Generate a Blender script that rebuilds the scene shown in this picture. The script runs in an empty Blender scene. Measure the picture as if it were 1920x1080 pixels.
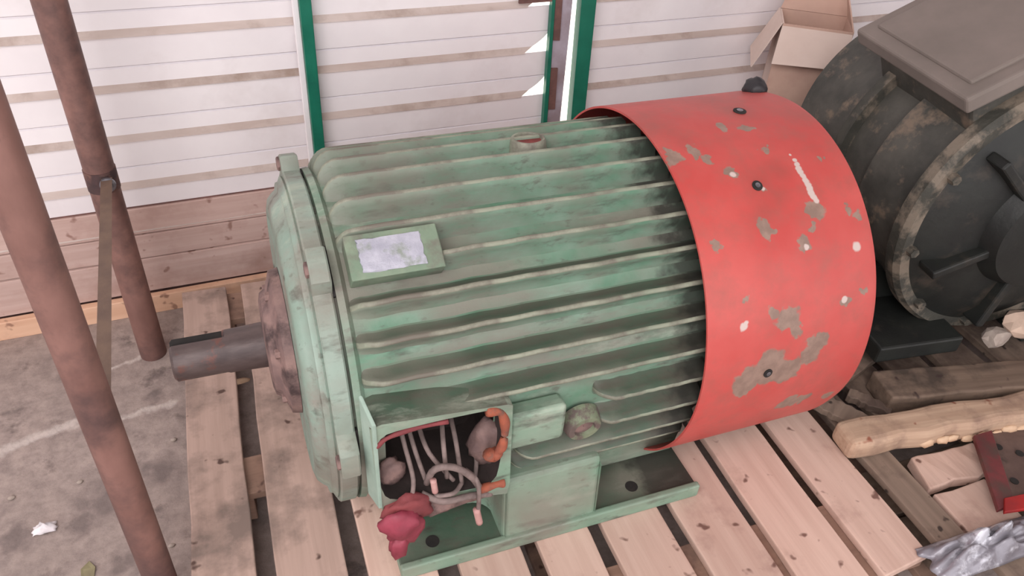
import bpy, bmesh, math, random
from mathutils import Vector, Matrix, noise
PI = math.pi
random.seed(7)
SC = bpy.context.scene
COL = SC.collection

# ------------------------------------------------------------------ camera
F = 1477.0
CAM = Vector((0, 0, 1.6))
xc = Vector((4140, 830, -F)).normalized()
zc = Vector((150, 1880, F)).normalized()
xc = (xc - zc * xc.dot(zc)).normalized()
yc = zc.cross(xc)
ROT = Matrix((xc, yc, zc))            # camera axes -> world
cd = bpy.data.cameras.new('camera'); cam = bpy.data.objects.new('camera', cd); COL.objects.link(cam)
cam.matrix_world = Matrix.Translation(CAM) @ ROT.to_4x4()
cd.sensor_width = 36; cd.lens = F / 1920 * 36; cd.clip_start = .02; cd.clip_end = 200
SC.camera = cam

# ------------------------------------------------------------------ world, sun, lights, exposure
SC.view_settings.view_transform = 'Standard'; SC.view_settings.look = 'None'
SC.view_settings.exposure = 0.55; SC.view_settings.gamma = 1.0; SC.view_settings.use_curve_mapping = False
W = bpy.data.worlds.new('world'); SC.world = W; W.use_nodes = True
bg = W.node_tree.nodes['Background']; bg.inputs[0].default_value = (1.0, .965, .97, 1); bg.inputs[1].default_value = 1.35
sd = bpy.data.lights.new('sun', 'SUN'); sd.energy = 6.0; sd.angle = .02; sd.color = (1, .97, .92)
so = bpy.data.objects.new('sun', sd); COL.objects.link(so)
so.rotation_euler = Vector((.75, .12, 1.0)).to_track_quat('Z', 'Y').to_euler()
def area(name, loc, target, sx, sy, power, col):
    d = bpy.data.lights.new(name, 'AREA'); d.shape = 'RECTANGLE'; d.size = sx; d.size_y = sy; d.energy = power; d.color = col
    o = bpy.data.objects.new(name, d); COL.objects.link(o); o.location = loc
    o.rotation_euler = (Vector(loc) - Vector(target)).to_track_quat('Z', 'Y').to_euler()
area('overhead_fill', (-.9, -.6, 2.9), (.7, 1.3, .3), 2.4, 1.6, 62, (1, .965, .96))  # added area lamp below the roof for soft top light; no real opening

# ------------------------------------------------------------------ pixel helpers (used to find places on real planes)
def ray(px, py): return (ROT @ Vector((px - 960, -(py - 540), -F)).normalized())
def onz(px, py, z): d = ray(px, py); return CAM + d * ((z - CAM.z) / d.z)
def ony(px, py, y): d = ray(px, py); return CAM + d * ((y - CAM.y) / d.y)

# ------------------------------------------------------------------ materials
def lin(c): return tuple((v / 12.92 if v <= .04045 else ((v + .055) / 1.055) ** 2.4) for v in c) + (1,)
def rgb(r, g, b): return lin((r / 255, g / 255, b / 255))
class NT:
    def __init__(s, name):
        s.m = bpy.data.materials.new(name); s.m.use_nodes = True; s.t = s.m.node_tree; s.n = s.t.nodes; s.L = s.t.links
        s.b = s.n['Principled BSDF']; s.tc = s.n.new('ShaderNodeTexCoord')
    def set(s, i, v):
        if hasattr(v, 'is_linked') or isinstance(v, bpy.types.NodeSocket): s.L.new(v, i)
        else: i.default_value = v
    def noise(s, scale, detail=5, rough=.6, stretch=(1, 1, 1), off=(0, 0, 0), dist=0):
        mp = s.n.new('ShaderNodeMapping'); s.L.new(s.tc.outputs['Object'], mp.inputs[0])
        mp.inputs['Scale'].default_value = stretch; mp.inputs['Location'].default_value = off
        nz = s.n.new('ShaderNodeTexNoise'); s.L.new(mp.outputs[0], nz.inputs['Vector'])
        nz.inputs['Scale'].default_value = scale; nz.inputs['Detail'].default_value = detail
        nz.inputs['Roughness'].default_value = rough; nz.inputs['Distortion'].default_value = dist
        return nz.outputs[0]
    def mr(s, v, a, b, c=0, d=1):
        m = s.n.new('ShaderNodeMapRange'); s.set(m.inputs[0], v)
        for k, x in enumerate((a, b, c, d)): m.inputs[k + 1].default_value = x
        return m.outputs[0]
    def math(s, op, a, b=0.0):
        m = s.n.new('ShaderNodeMath'); m.operation = op; s.set(m.inputs[0], a); s.set(m.inputs[1], b); return m.outputs[0]
    def mix(s, f, a, b):
        m = s.n.new('ShaderNodeMix'); m.data_type = 'RGBA'; s.set(m.inputs[0], f)
        s.set(m.inputs[6], a); s.set(m.inputs[7], b); return m.outputs[2]
    def spots(s, pts, wob=.02, wscale=30, soft=.25):
        """mask = 1 inside irregular patches round the given points (x,y,z,size)"""
        nz = s.n.new('ShaderNodeTexNoise'); nz.inputs['Scale'].default_value = wscale; nz.inputs['Detail'].default_value = 4
        s.L.new(s.tc.outputs['Object'], nz.inputs['Vector'])
        sub = s.n.new('ShaderNodeVectorMath'); sub.operation = 'SUBTRACT'; s.L.new(nz.outputs['Color'], sub.inputs[0]); sub.inputs[1].default_value = (.5, .5, .5)
        sc = s.n.new('ShaderNodeVectorMath'); sc.operation = 'SCALE'; s.L.new(sub.outputs[0], sc.inputs[0]); sc.inputs['Scale'].default_value = wob * 2
        ad = s.n.new('ShaderNodeVectorMath'); ad.operation = 'ADD'; s.L.new(sc.outputs[0], ad.inputs[0]); s.L.new(s.tc.outputs['Object'], ad.inputs[1])
        cur = None
        for x, y, z, r in pts:
            d = s.n.new('ShaderNodeVectorMath'); d.operation = 'DISTANCE'; s.L.new(ad.outputs[0], d.inputs[0]); d.inputs[1].default_value = (x, y, z)
            q = s.math('DIVIDE', d.outputs['Value'], r)
            cur = q if cur is None else s.math('MINIMUM', cur, q)
        return s.mr(cur, 1 - soft, 1 + soft, 1, 0)
    def finish(s, col, rough=.7, bump=None, bs=.3, dist=.01, metal=0):
        s.set(s.b.inputs['Base Color'], col); s.set(s.b.inputs['Roughness'], rough); s.b.inputs['Metallic'].default_value = metal
        if bump is not None:
            b = s.n.new('ShaderNodeBump'); b.inputs['Strength'].default_value = bs; b.inputs['Distance'].default_value = dist
            s.L.new(bump, b.inputs['Height']); s.L.new(b.outputs[0], s.b.inputs['Normal'])
        return s.m
def simple(name, c1, c2, scale=20, rough=.7, c3=None, s3=8, t3=(.55, .7), stretch=(1, 1, 1), bs=.3, metal=0, dist=.004, a=.35, b=.65):
    t = NT(name); n = t.noise(scale, stretch=stretch); col = t.mix(t.mr(n, a, b), c1, c2)
    if c3: col = t.mix(t.mr(t.noise(s3, 6, .65, off=(3.1, 1.7, .4)), *t3), col, c3)
    return t.finish(col, rough, t.noise(scale * 2.5, 6, .65, stretch=stretch), bs, dist, metal)
M = {}
M['white'] = simple('white_painted_sheet', rgb(240, 234, 236), rgb(232, 225, 228), 3, .45, rgb(214, 204, 204), 2.2, (.52, .8), bs=.04)
M['ledge'] = simple('dusty_sheet_ledge', rgb(176, 158, 150), rgb(197, 182, 176), 9, .85, rgb(140, 120, 108), 5, (.5, .75), stretch=(.25, 1, 1), bs=.1)
M['line'] = simple('grey_sheet_groove', rgb(206, 200, 206), rgb(216, 209, 213), 7, .6, stretch=(.3, 1, 1), bs=.05)
M['post_green'] = simple('green_painted_steel', rgb(18, 100, 80), rgb(26, 112, 90), 14, .4, rgb(16, 80, 66), 6, (.55, .8), bs=.08)
M['jamb'] = simple('lilac_grey_steel', rgb(176, 166, 178), rgb(150, 134, 140), 12, .5, bs=.1)
M['jamb_rust'] = simple('brown_rusty_jamb', rgb(120, 84, 78), rgb(96, 70, 66), 30, .8)
M['rust'] = simple('rusty_brown_steel', rgb(112, 79, 72), rgb(134, 98, 90), 12, .58, rgb(82, 60, 58), 7, (.46, .68), stretch=(1, 1, .5), bs=.25, dist=.003)
M['bar'] = simple('brown_flat_bar', rgb(112, 90, 76), rgb(96, 76, 66), 20, .6)
M['bolt'] = simple('bare_bolt_steel', rgb(150, 150, 158), rgb(100, 96, 100), 40, .35, metal=.7)
M['shaft'] = simple('dark_oiled_shaft', rgb(72, 60, 60), rgb(104, 90, 88), 22, .45, rgb(122, 72, 60), 13, (.56, .66), stretch=(.4, 1, 1), metal=.3)
M['dark'] = simple('near_black', rgb(24, 20, 20), rgb(38, 33, 31), 30, .8)  # near-black for holes, slots, keyway, grille and rear bell
M['hub'] = simple('grimy_brown_casting', rgb(110, 88, 86), rgb(140, 112, 106), 22, .75, rgb(66, 50, 50), 14, (.5, .65), bs=.5)
def plank_mat(name, c1, c2, c3, cd_, axis=1, sh=(.5, .66)):
    t = NT(name); st = [22, 22, 22]; st[axis] = 1.2
    oi = t.n.new('ShaderNodeObjectInfo')
    mp = t.n.new('ShaderNodeMapping'); t.L.new(t.tc.outputs['Object'], mp.inputs[0])
    mp.inputs['Scale'].default_value = st
    cb = t.n.new('ShaderNodeCombineXYZ'); 
    for k in range(3): t.L.new(t.math('MULTIPLY', oi.outputs['Random'], 37 + 5 * k), cb.inputs[k])
    t.L.new(cb.outputs[0], mp.inputs['Location'])
    g = t.n.new('ShaderNodeTexNoise'); t.L.new(mp.outputs[0], g.inputs[0]); g.inputs['Scale'].default_value = 2.2; g.inputs['Detail'].default_value = 5
    col = t.mix(t.mr(g.outputs[0], .35, .7), c1, c2)
    nz = t.n.new('ShaderNodeTexNoise'); ad = t.n.new('ShaderNodeVectorMath'); ad.operation = 'ADD'
    t.L.new(t.tc.outputs['Object'], ad.inputs[0]); t.L.new(cb.outputs[0], ad.inputs[1]); t.L.new(ad.outputs[0], nz.inputs['Vector'])
    nz.inputs['Scale'].default_value = 7; nz.inputs['Detail'].default_value = 7; nz.inputs['Roughness'].default_value = .62
    col = t.mix(t.mr(nz.outputs[0], *sh), col, c3)
    n2 = t.n.new('ShaderNodeTexNoise'); t.L.new(ad.outputs[0], n2.inputs['Vector']); n2.inputs['Scale'].default_value = 24; n2.inputs['Detail'].default_value = 2
    col = t.mix(t.mr(n2.outputs[0], .66, .72), col, cd_)
    tint = t.mr(oi.outputs['Random'], 0, 1, .86, 1.08)
    hs = t.n.new('ShaderNodeHueSaturation'); t.L.new(tint, hs.inputs['Value']); t.L.new(col, hs.inputs['Color'])
    return t.finish(hs.outputs[0], .8, g.outputs[0], .35, .004)
M['deck'] = plank_mat('pale_pine_boards', rgb(210, 180, 166), rgb(196, 164, 150), rgb(170, 138, 126), rgb(120, 88, 78), 1, (.56, .74))
M['deck_dirty'] = plank_mat('grimy_pine_boards', rgb(184, 156, 144), rgb(166, 140, 128), rgb(124, 106, 98), rgb(84, 62, 55), 1, (.47, .66))
M['cross'] = plank_mat('cross_pine_boards', rgb(150, 120, 104), rgb(130, 102, 88), rgb(104, 82, 72), rgb(80, 56, 48), 0)
M['grey_wood'] = plank_mat('weathered_grey_boards', rgb(142, 122, 108), rgb(118, 100, 88), rgb(90, 74, 66), rgb(60, 48, 42), 1, (.46, .62))
M['timber'] = plank_mat('dark_timber', rgb(122, 102, 88), rgb(98, 80, 68), rgb(70, 58, 50), rgb(60, 44, 40), 0, (.46, .62))
M['beam'] = plank_mat('yellowish_beam', rgb(196, 166, 142), rgb(172, 140, 118), rgb(140, 112, 98), rgb(140, 84, 64), 0, (.5, .66))
M['beam_chip'] = simple('fresh_split_wood', rgb(216, 186, 158), rgb(204, 168, 138), 30, .8)
M['kick'] = plank_mat('dusty_kickboards', rgb(200, 172, 164), rgb(186, 156, 147), rgb(168, 134, 124), rgb(150, 116, 106), 0, (.5, .78))
M['kick_pale'] = plank_mat('pale_sill_board', rgb(226, 184, 156), rgb(212, 166, 138), rgb(190, 150, 130), rgb(160, 120, 100), 0, (.52, .7))
M['card'] = simple('tan_cardboard', rgb(204, 170, 154), rgb(190, 156, 142), 5, .85, rgb(184, 148, 134), 4, (.5, .7), bs=.1)
M['card_pale'] = simple('pale_cardboard_side', rgb(216, 196, 186), rgb(206, 184, 174), 5, .85, bs=.1)
M['leaf'] = simple('dry_leaf', rgb(140, 132, 100), rgb(120, 110, 86), 20, .8)
M['paper'] = simple('white_scrap', rgb(232, 224, 226), rgb(208, 200, 204), 30, .7)
M['stone'] = simple('pale_rubble', rgb(170, 156, 146), rgb(146, 132, 124), 30, .9)
M['silver'] = simple('silver_paint', rgb(186, 186, 198), rgb(162, 162, 176), 35, .38, rgb(140, 148, 140), 22, (.56, .68), bs=.5, metal=.25, dist=.003)
M['foil'] = simple('silvery_plastic', rgb(150, 147, 156), rgb(120, 116, 124), 10, .3, rgb(205, 205, 214), 9, (.52, .6), bs=.3, metal=.2)
M['maroon'] = simple('maroon_painted_steel', rgb(118, 50, 52), rgb(92, 40, 42), 16, .5, rgb(78, 58, 52), 9, (.5, .66))
M['bracket_dirty'] = simple('dirty_maroon_plate', rgb(104, 82, 74), rgb(84, 64, 58), 16, .7, rgb(56, 44, 40), 9, (.55, .66))
M['bright_red'] = simple('red_paint_patch', rgb(168, 28, 26), rgb(140, 30, 30), 16, .5)
M['magenta'] = simple('crimson_rag', rgb(150, 58, 76), rgb(116, 40, 54), 14, .6, rgb(214, 120, 140), 9, (.6, .7))
M['darkred'] = simple('dull_red_rag', rgb(132, 60, 62), rgb(104, 46, 50), 18, .8)
M['pink'] = simple('pink_sleeve', rgb(176, 128, 126), rgb(190, 150, 144), 40, .6)
M['wire'] = simple('dusty_grey_wire', rgb(136, 118, 114), rgb(100, 86, 83), 30, .8)
M['orange'] = simple('rust_orange_gasket', rgb(160, 84, 60), rgb(132, 74, 58), 25, .8, rgb(100, 76, 66), 16, (.5, .62), bs=.5)
M['holered'] = simple('red_oxide_hole', rgb(128, 50, 44), rgb(98, 38, 36), 30, .7)
M['olive'] = simple('olive_flaked_paint', rgb(124, 132, 108), rgb(104, 114, 92), 30, .7, rgb(96, 82, 78), 22, (.46, .56))

def green_mat(name, base, base2, dirt, thr, oily=True, extra=None):
    t = NT(name)
    col = t.mix(t.mr(t.noise(9, 4), .35, .65), base, base2)
    d = t.noise(11, 7, .68, stretch=(.28, 1, 1), off=(5, 2, 1))
    col = t.mix(t.mr(d, *thr), col, dirt)
    d2 = t.noise(20, 5, .6, stretch=(.3, 1, 1), off=(1, 7, 3))
    col = t.mix(t.mr(d2, .58, .72), col, rgb(66, 64, 57))
    d4 = t.noise(60, 4, .6, stretch=(.5, 1, 1), off=(2, 3, 9))
    col = t.mix(t.mr(d4, .60, .72, 0, .6), col, rgb(84, 80, 72))
    d5 = t.noise(7, 7, .7, stretch=(.35, 1, 1), off=(12, 4, 6))
    col = t.mix(t.mr(d5, .56, .68, 0, .7), col, rgb(168, 176, 160))
    d3 = t.noise(4.5, 3, .5, off=(8, 1, 2))
    col = t.mix(t.mr(d3, .46, .66, 0, .8), col, rgb(124, 118, 108))
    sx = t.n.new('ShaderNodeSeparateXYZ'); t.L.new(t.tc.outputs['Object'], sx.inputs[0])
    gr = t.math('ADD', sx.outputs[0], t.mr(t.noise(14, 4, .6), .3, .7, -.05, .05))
    if oily: col = t.mix(t.mr(gr, .765, .825, 0, .85), col, rgb(48, 46, 42))    # oily grime plus shade under the fan cowl, painted dark
    if extra: col = extra(t, col)
    return t.finish(col, .58, t.noise(45, 6, .7), .35, .003)
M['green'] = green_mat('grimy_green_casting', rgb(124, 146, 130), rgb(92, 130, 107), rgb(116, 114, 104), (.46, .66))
M['crest'] = simple('worn_fin_crest', rgb(146, 146, 130), rgb(120, 130, 112), 20, .6, rgb(104, 98, 88), 14, (.42, .6), stretch=(.2, 1, 1))
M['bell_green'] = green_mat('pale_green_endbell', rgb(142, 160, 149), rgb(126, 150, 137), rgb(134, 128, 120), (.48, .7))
M['foot_green'] = green_mat('pale_green_foot', rgb(132, 154, 136), rgb(116, 144, 124), rgb(114, 116, 106), (.5, .7), False)
M['top_green'] = green_mat('dusty_grey_green', rgb(132, 142, 126), rgb(120, 146, 126), rgb(128, 118, 108), (.42, .6))
M['dirt_shade'] = green_mat('dirt_and_shade_green', rgb(80, 94, 80), rgb(62, 90, 72), rgb(84, 80, 71), (.44, .62))  # dirt on the fin sides; on the foot ledges also painted shade
M['collar'] = simple('dark_oxide_band', rgb(78, 54, 54), rgb(58, 44, 46), 20, .7, rgb(110, 78, 70), 12, (.5, .6))
M['wing'] = simple('pale_edge_paint', rgb(150, 168, 156), rgb(136, 156, 144), 20, .6)
M['machine'] = simple('dark_greenish_grey_casting', rgb(86, 83, 77), rgb(60, 59, 55), 9, .6, rgb(122, 106, 92), 14, (.55, .68), bs=.5, dist=.005)
M['machine_dark'] = simple('oily_shaded_green_casting', rgb(34, 36, 33), rgb(23, 24, 23), 9, .55, rgb(64, 56, 49), 9, (.54, .7), bs=.4, dist=.005)  # oily dark green, darkened further for shade on the end facing down
M['machine_rim'] = simple('worn_rim', rgb(70, 68, 61), rgb(54, 53, 48), 22, .65, rgb(124, 112, 99), 10, (.47, .58), bs=.6, dist=.005)
M['box_top'] = simple('dusty_box_lid', rgb(126, 114, 108), rgb(112, 102, 96), 5, .7, bs=.15)
M['rubber'] = simple('black_rubber', rgb(30, 28, 32), rgb(42, 38, 42), 30, .5)
M['insul'] = simple('pale_lump', rgb(206, 180, 162), rgb(182, 156, 140), 14, .85, bs=.5)
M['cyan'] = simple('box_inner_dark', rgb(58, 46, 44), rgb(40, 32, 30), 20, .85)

# floor
t = NT('dusty_concrete')
c = t.mix(t.mr(t.noise(3, 6, .6), .35, .65), rgb(172, 155, 148), rgb(156, 140, 133))
c = t.mix(t.mr(t.noise(26, 6, .7), .38, .7), c, rgb(132, 118, 114))
c = t.mix(t.mr(t.noise(11, 6, .65, off=(4, 4, 4)), .58, .7), c, rgb(108, 95, 92))
def seg_mask(t, p, q, w, wob=.03):
    """thin irregular pale line between two floor points"""
    n = max(2, int((Vector(q) - Vector(p)).length / (w * 1.1)))
    return t.spots([tuple(Vector(p).lerp(Vector(q), k / n)) + (w,) for k in range(n + 1)], wob, 28, .5)
def fl(px, py): v = onz(px, py, 0); return (v.x, v.y, 0)
c = t.mix(t.math('MULTIPLY', seg_mask(t, fl(-10, 850), fl(138, 795), .014, .022), .6), c, rgb(214, 202, 196))
c = t.mix(t.math('MULTIPLY', seg_mask(t, fl(222, 786), fl(330, 755), .010, .022), .55), c, rgb(214, 202, 196))
c = t.mix(t.math('MULTIPLY', seg_mask(t, fl(203, 695), fl(275, 668), .008, .02), .6), c, rgb(214, 202, 196))
dk = [(fl(190, 940), .05), (fl(160, 985), .03), (fl(300, 880), .04), (fl(25, 1010), .03), (fl(290, 745), .02), (fl(30, 770), .016), (fl(240, 1050), .03)]
c = t.mix(t.math('MULTIPLY', t.spots([p + (r,) for p, r in dk], .05, 22, .5), .7), c, rgb(102, 90, 88))
M['floor'] = t.finish(c, .9, t.noise(60, 8, .7), .5, .006)
M['yard'] = simple('sunlit_pale_yard', rgb(225, 220, 210), rgb(205, 200, 190), 3, .9)
M['roof'] = simple('pale_roof_sheet', rgb(205, 202, 200), rgb(190, 186, 184), 2, .8)

# ------------------------------------------------------------------ mesh helpers
def link(name, bm, mats, parent=None, smooth=False, bevel=0, seg=2, loc=None, rot=None, angle=None):
    me = bpy.data.meshes.new(name); bmesh.ops.recalc_face_normals(bm, faces=bm.faces); bm.to_mesh(me); bm.free()
    if not isinstance(mats, (list, tuple)): mats = [mats]
    for m in mats: me.materials.append(m)
    if smooth: me.polygons.foreach_set('use_smooth', [True] * len(me.polygons))
    if smooth and angle: me.set_sharp_from_angle(angle=angle)
    o = bpy.data.objects.new(name, me); COL.objects.link(o)
    if parent: o.parent = parent
    if loc: o.location = loc
    if rot: o.rotation_euler = rot
    if bevel:
        b = o.modifiers.new('bevel', 'BEVEL'); b.width = bevel; b.segments = seg; b.limit_method = 'ANGLE'; b.angle_limit = .7
    return o
def empty(name, loc, rot=(0, 0, 0), label=None, cat=None, group=None):
    o = bpy.data.objects.new(name, None); COL.objects.link(o); o.location = loc; o.rotation_euler = rot; o.empty_display_size = .1
    if label: tag(o, label, cat, group)
    return o
def tag(o, label, cat, group=None):
    o['label'] = label; o['category'] = cat
    if group: o['group'] = group
    return o
def box(bm, x0, x1, y0, y1, z0, z1, mi=0):
    v = [bm.verts.new((x, y, z)) for z in (z0, z1) for y in (y0, y1) for x in (x0, x1)]
    for f in ((0, 1, 3, 2), (4, 5, 7, 6), (0, 1, 5, 4), (2, 3, 7, 6), (0, 2, 6, 4), (1, 3, 7, 5)):
        bm.faces.new([v[i] for i in f]).material_index = mi
    return v
def prism(bm, pts, depth_vec, mi=0):
    """closed planar polygon extruded by a vector"""
    a = [bm.verts.new(p) for p in pts]; b = [bm.verts.new(Vector(p) + Vector(depth_vec)) for p in pts]
    bm.faces.new(a).material_index = mi; bm.faces.new(b[::-1]).material_index = mi
    for i in range(len(a)):
        j = (i + 1) % len(a); bm.faces.new((a[i], a[j], b[j], b[i])).material_index = mi
def lathe(bm, prof, axis='x', n=96, cx=0, cy=0, mi=None, t0=0, t1=2 * PI, closed=True, caps=False):
    """prof = [(pos, r[, mat])], ring angle 0 = +y (x axis lathe), 90 = up"""
    full = abs(t1 - t0 - 2 * PI) < 1e-6
    rings = []
    for p in prof:
        s, r = p[0], p[1]
        ring = []
        for k in range(n if full else n + 1):
            a = t0 + (t1 - t0) * k / n
            u, w = r * math.cos(a), r * math.sin(a)
            ring.append(bm.verts.new((s, cx + u, cy + w) if axis == 'x' else ((cx + u, s, cy + w) if axis == 'y' else (cx + u, cy + w, s))))
        rings.append(ring)
    for i in range(len(rings) - (0 if (closed and len(prof) > 2) else 1)):
        A, B = rings[i], rings[(i + 1) % len(rings)]
        m = prof[i][2] if len(prof[i]) > 2 else 0
        for k in range(len(A) if full else len(A) - 1):
            j = (k + 1) % len(A)
            bm.faces.new((A[k], A[j], B[j], B[k])).material_index = m
    if not full and closed and len(prof) > 2:
        bm.faces.new([r[0] for r in rings]); bm.faces.new([r[-1] for r in rings][::-1])
    if caps:
        bm.faces.new(rings[0]).material_index = prof[0][2] if len(prof[0]) > 2 else 0
        bm.faces.new(rings[-1][::-1]).material_index = prof[-1][2] if len(prof[-1]) > 2 else 0
def tube(bm, pts, r, n=10, mi=0, taper=None):
    pts = [Vector(p) for p in pts]; rings = []
    up = Vector((0, 0, 1))
    for i, p in enumerate(pts):
        d = (pts[min(i + 1, len(pts) - 1)] - pts[max(i - 1, 0)]).normalized()
        a = d.cross(up)
        if a.length < .05: a = d.cross(Vector((1, 0, 0)))
        a.normalize(); b = d.cross(a)
        rr = r if taper is None else r * taper[i]
        rings.append([bm.verts.new(p + (a * math.cos(2 * PI * k / n) + b * math.sin(2 * PI * k / n)) * rr) for k in range(n)])
    for i in range(len(rings) - 1):
        for k in range(n):
            j = (k + 1) % n; bm.faces.new((rings[i][k], rings[i][j], rings[i + 1][j], rings[i + 1][k])).material_index = mi
    bm.faces.new(rings[0]).material_index = mi; bm.faces.new(rings[-1][::-1]).material_index = mi
def smoothpath(pts, n=6):
    pts = [Vector(p) for p in pts]; out = []
    P = [pts[0]] + pts + [pts[-1]]
    for i in range(1, len(P) - 2):
        for k in range(n):
            t = k / n; a, b, c_, d = P[i - 1], P[i], P[i + 1], P[i + 2]
            out.append(.5 * ((2 * b) + (c_ - a) * t + (2 * a - 5 * b + 4 * c_ - d) * t * t + (3 * b - a - 3 * c_ + d) * t ** 3))
    out.append(pts[-1]); return out
def plank_bm(x0, x1, y0, y1, z0, z1, axis=1, seed=0, wob=.003, cuts=8, endcut=(0, 0)):
    """board subdivided along its length with slightly uneven edges; endcut skews the two ends"""
    rnd = random.Random(seed); bm = bmesh.new(); rings = []
    for k in range(cuts + 1):
        t_ = k / cuts
        e = [rnd.uniform(-wob, wob) for _ in range(4)]
        if axis == 1:
            y = y0 + (y1 - y0) * t_; sk = endcut[0] if k == 0 else (endcut[1] if k == cuts else 0)
            q = [(x0 + e[0], y - sk, z0), (x1 + e[1], y + sk, z0), (x1 + e[1], y + sk, z1 + e[3] * .4), (x0 + e[0], y - sk, z1 + e[2] * .4)]
        else:
            x = x0 + (x1 - x0) * t_; sk = endcut[0] if k == 0 else (endcut[1] if k == cuts else 0)
            q = [(x - sk, y0 + e[0], z0), (x + sk, y1 + e[1], z0), (x + sk, y1 + e[1], z1 + e[3] * .4), (x - sk, y0 + e[0], z1 + e[2] * .4)]
        rings.append([bm.verts.new(p) for p in q])
    for i in range(cuts):
        for k in range(4):
            j = (k + 1) % 4; bm.faces.new((rings[i][k], rings[i][j], rings[i + 1][j], rings[i + 1][k]))
    bm.faces.new(rings[0]); bm.faces.new(rings[-1][::-1]); return bm
def blob(name, r, scl, mat, seed, amp=.3, freq=2, loc=(0, 0, 0), rot=(0, 0, 0), parent=None, sub=3, flat=None, smooth=True):
    bm = bmesh.new(); bmesh.ops.create_icosphere(bm, subdivisions=sub, radius=1)
    off = Vector((seed * 3.7, seed * 1.3, seed * 2.1))
    for v in bm.verts:
        n = v.co.normalized(); k = 1 + amp * noise.noise(n * freq + off) * 1.6 + amp * .5 * noise.noise(n * freq * 2.7 + off)
        v.co = Vector((n.x * scl[0], n.y * scl[1], n.z * scl[2])) * r * k
        if flat is not None and v.co.z < flat: v.co.z = flat
    return link(name, bm, mat, parent, smooth, loc=loc, rot=rot)

# ------------------------------------------------------------------ setting: floor, roof, wall
WY = 2.115
def struct(o): o['kind'] = 'structure'; return o
bm = bmesh.new(); box(bm, -4.5, 6.5, -3.5, 2.3, -.15, 0); struct(link('floor', bm, M['floor']))
bm = bmesh.new(); box(bm, -14, 16, 2.3, 22, -.2, -.05); struct(link('ground', bm, M['yard']))
bm = bmesh.new(); box(bm, -6, 8, -2.2, 2.4, 3.2, 3.26); struct(link('ceiling', bm, M['roof']))
bm = bmesh.new(); box(bm, -5, 7, WY + .01, WY + .03, 1.54, 3.2); wall = struct(link('wall_back', bm, M['white']))
PITCH = .14
def siding(x0, x1, k, notch=False):
    """one course of the profiled sheet: dusty ledge, broad face, thin groove, narrow face"""
    zb = PITCH * k - .009; h = PITCH; y = WY
    prof = [(y - .006, zb), (y - .002, zb + .017), (y - .002, zb + .058), (y + .0005, zb + .0612), (y - .002, zb + .064), (y - .006, zb + h)]
    # narrow ledge juts toward the room and slopes up to the face
    prof[0] = (y - .014, zb)
    mats = [1, 0, 2, 2, 0]
    bm = bmesh.new(); th = .002
    pts = prof
    def strip(xa, xb, a, b, mi):
        v = [bm.verts.new((x_, p[0] + d_, p[1])) for d_ in (0, th) for x_, p in ((xa, a), (xb, a), (xb, b), (xa, b))]
        for f in ((0, 1, 2, 3), (7, 6, 5, 4), (0, 4, 5, 1), (1, 5, 6, 2), (2, 6, 7, 3), (3, 7, 4, 0)): bm.faces.new([v[i] for i in f]).material_index = mi
    for i in range(5):
        xe = x1
        if notch and i in (0, 1, 2, 3):
            # bent-back corner lets daylight in: concave cut stepped along the height
            a, b = prof[i], prof[i + 1]; n = 6
            for s in range(n):
                za = a[1] + (b[1] - a[1]) * s / n; zc2 = a[1] + (b[1] - a[1]) * (s + 1) / n
                ya = a[0] + (b[0] - a[0]) * s / n; yb = a[0] + (b[0] - a[0]) * (s + 1) / n
                def cut(z): u = max(0, min(1, (z - zb - .002) / .072)); return x1 - notch * (1 - u) ** 1.8
                v = [bm.verts.new(p) for p in ((x0, ya, za), (cut(za), ya, za), (cut(zc2), yb, zc2), (x0, yb, zc2))]
                bm.faces.new(v).material_index = mats[i]
            continue
        strip(x0, xe, prof[i], prof[i + 1], mats[i])
    return link('siding_board', bm, [M['white'], M['ledge'], M['line']], wall)
for k in range(2, 11):
    siding(-4.0, .318, k)
    siding(.318, 1.035, k, notch=(.085 if k in (4, 5, 6) else 0))
    siding(1.13, 6.0, k)
# upper sheet joins the courses
# posts
def post(name, x0, x1, y0, y1, ztop, m, lean=0, n=None):
    bm = bmesh.new(); v = box(bm, x0, x1, y0, y1, 0, ztop)
    for q in v:
        q.co.x += lean * q.co.z
    return struct(link(name, bm, m, bevel=.002))
post('trim_1', .296, .327, WY - .045, WY - .016, 3.2, M['post_green'])
post('trim_2', .280, .296, WY - .030, WY - .016, 3.2, M['white'])
def pz(px, py): v = ony(px, py, WY - .02); return v
a0 = pz(1104, 0); a1 = pz(1084, 200)
ln = (a0.x - a1.x) / (a0.z - a1.z)
def lean_post(name, pxs, mat, y0, y1):
    # pxs: left/right pixel at image y=0 and y=200
    (l0, r0), (l1, r1) = pxs
    A = [ony(l0, 0, y0), ony(r0, 0, y0), ony(r1, 200, y0), ony(l1, 200, y0)]
    def ext(a, b, z): t_ = (z - a.z) / (b.z - a.z); return a.lerp(b, t_)
    L_hi, R_hi = ext(A[0], A[3], 1.56), ext(A[1], A[2], 1.56)
    L_lo, R_lo = ext(A[0], A[3], .02), ext(A[1], A[2], .02)
    if R_lo.x - L_lo.x < .006: R_lo.x = L_lo.x + .006
    bm = bmesh.new(); prism(bm, [L_lo, R_lo, R_hi, L_hi], (0, y1 - y0, 0)); return struct(link(name, bm, mat, bevel=.001))
lean_post('trim_3', ((1091, 1119), (1073, 1098)), M['post_green'], WY - .045, WY - .012)
lean_post('trim_4', ((1036, 1042), (1021, 1028)), M['post_green'], WY - .030, WY - .010)
jamb = lean_post('door_1', ((1042, 1074), (1028, 1053)), M['jamb'], WY - .020, WY + .002)
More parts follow.
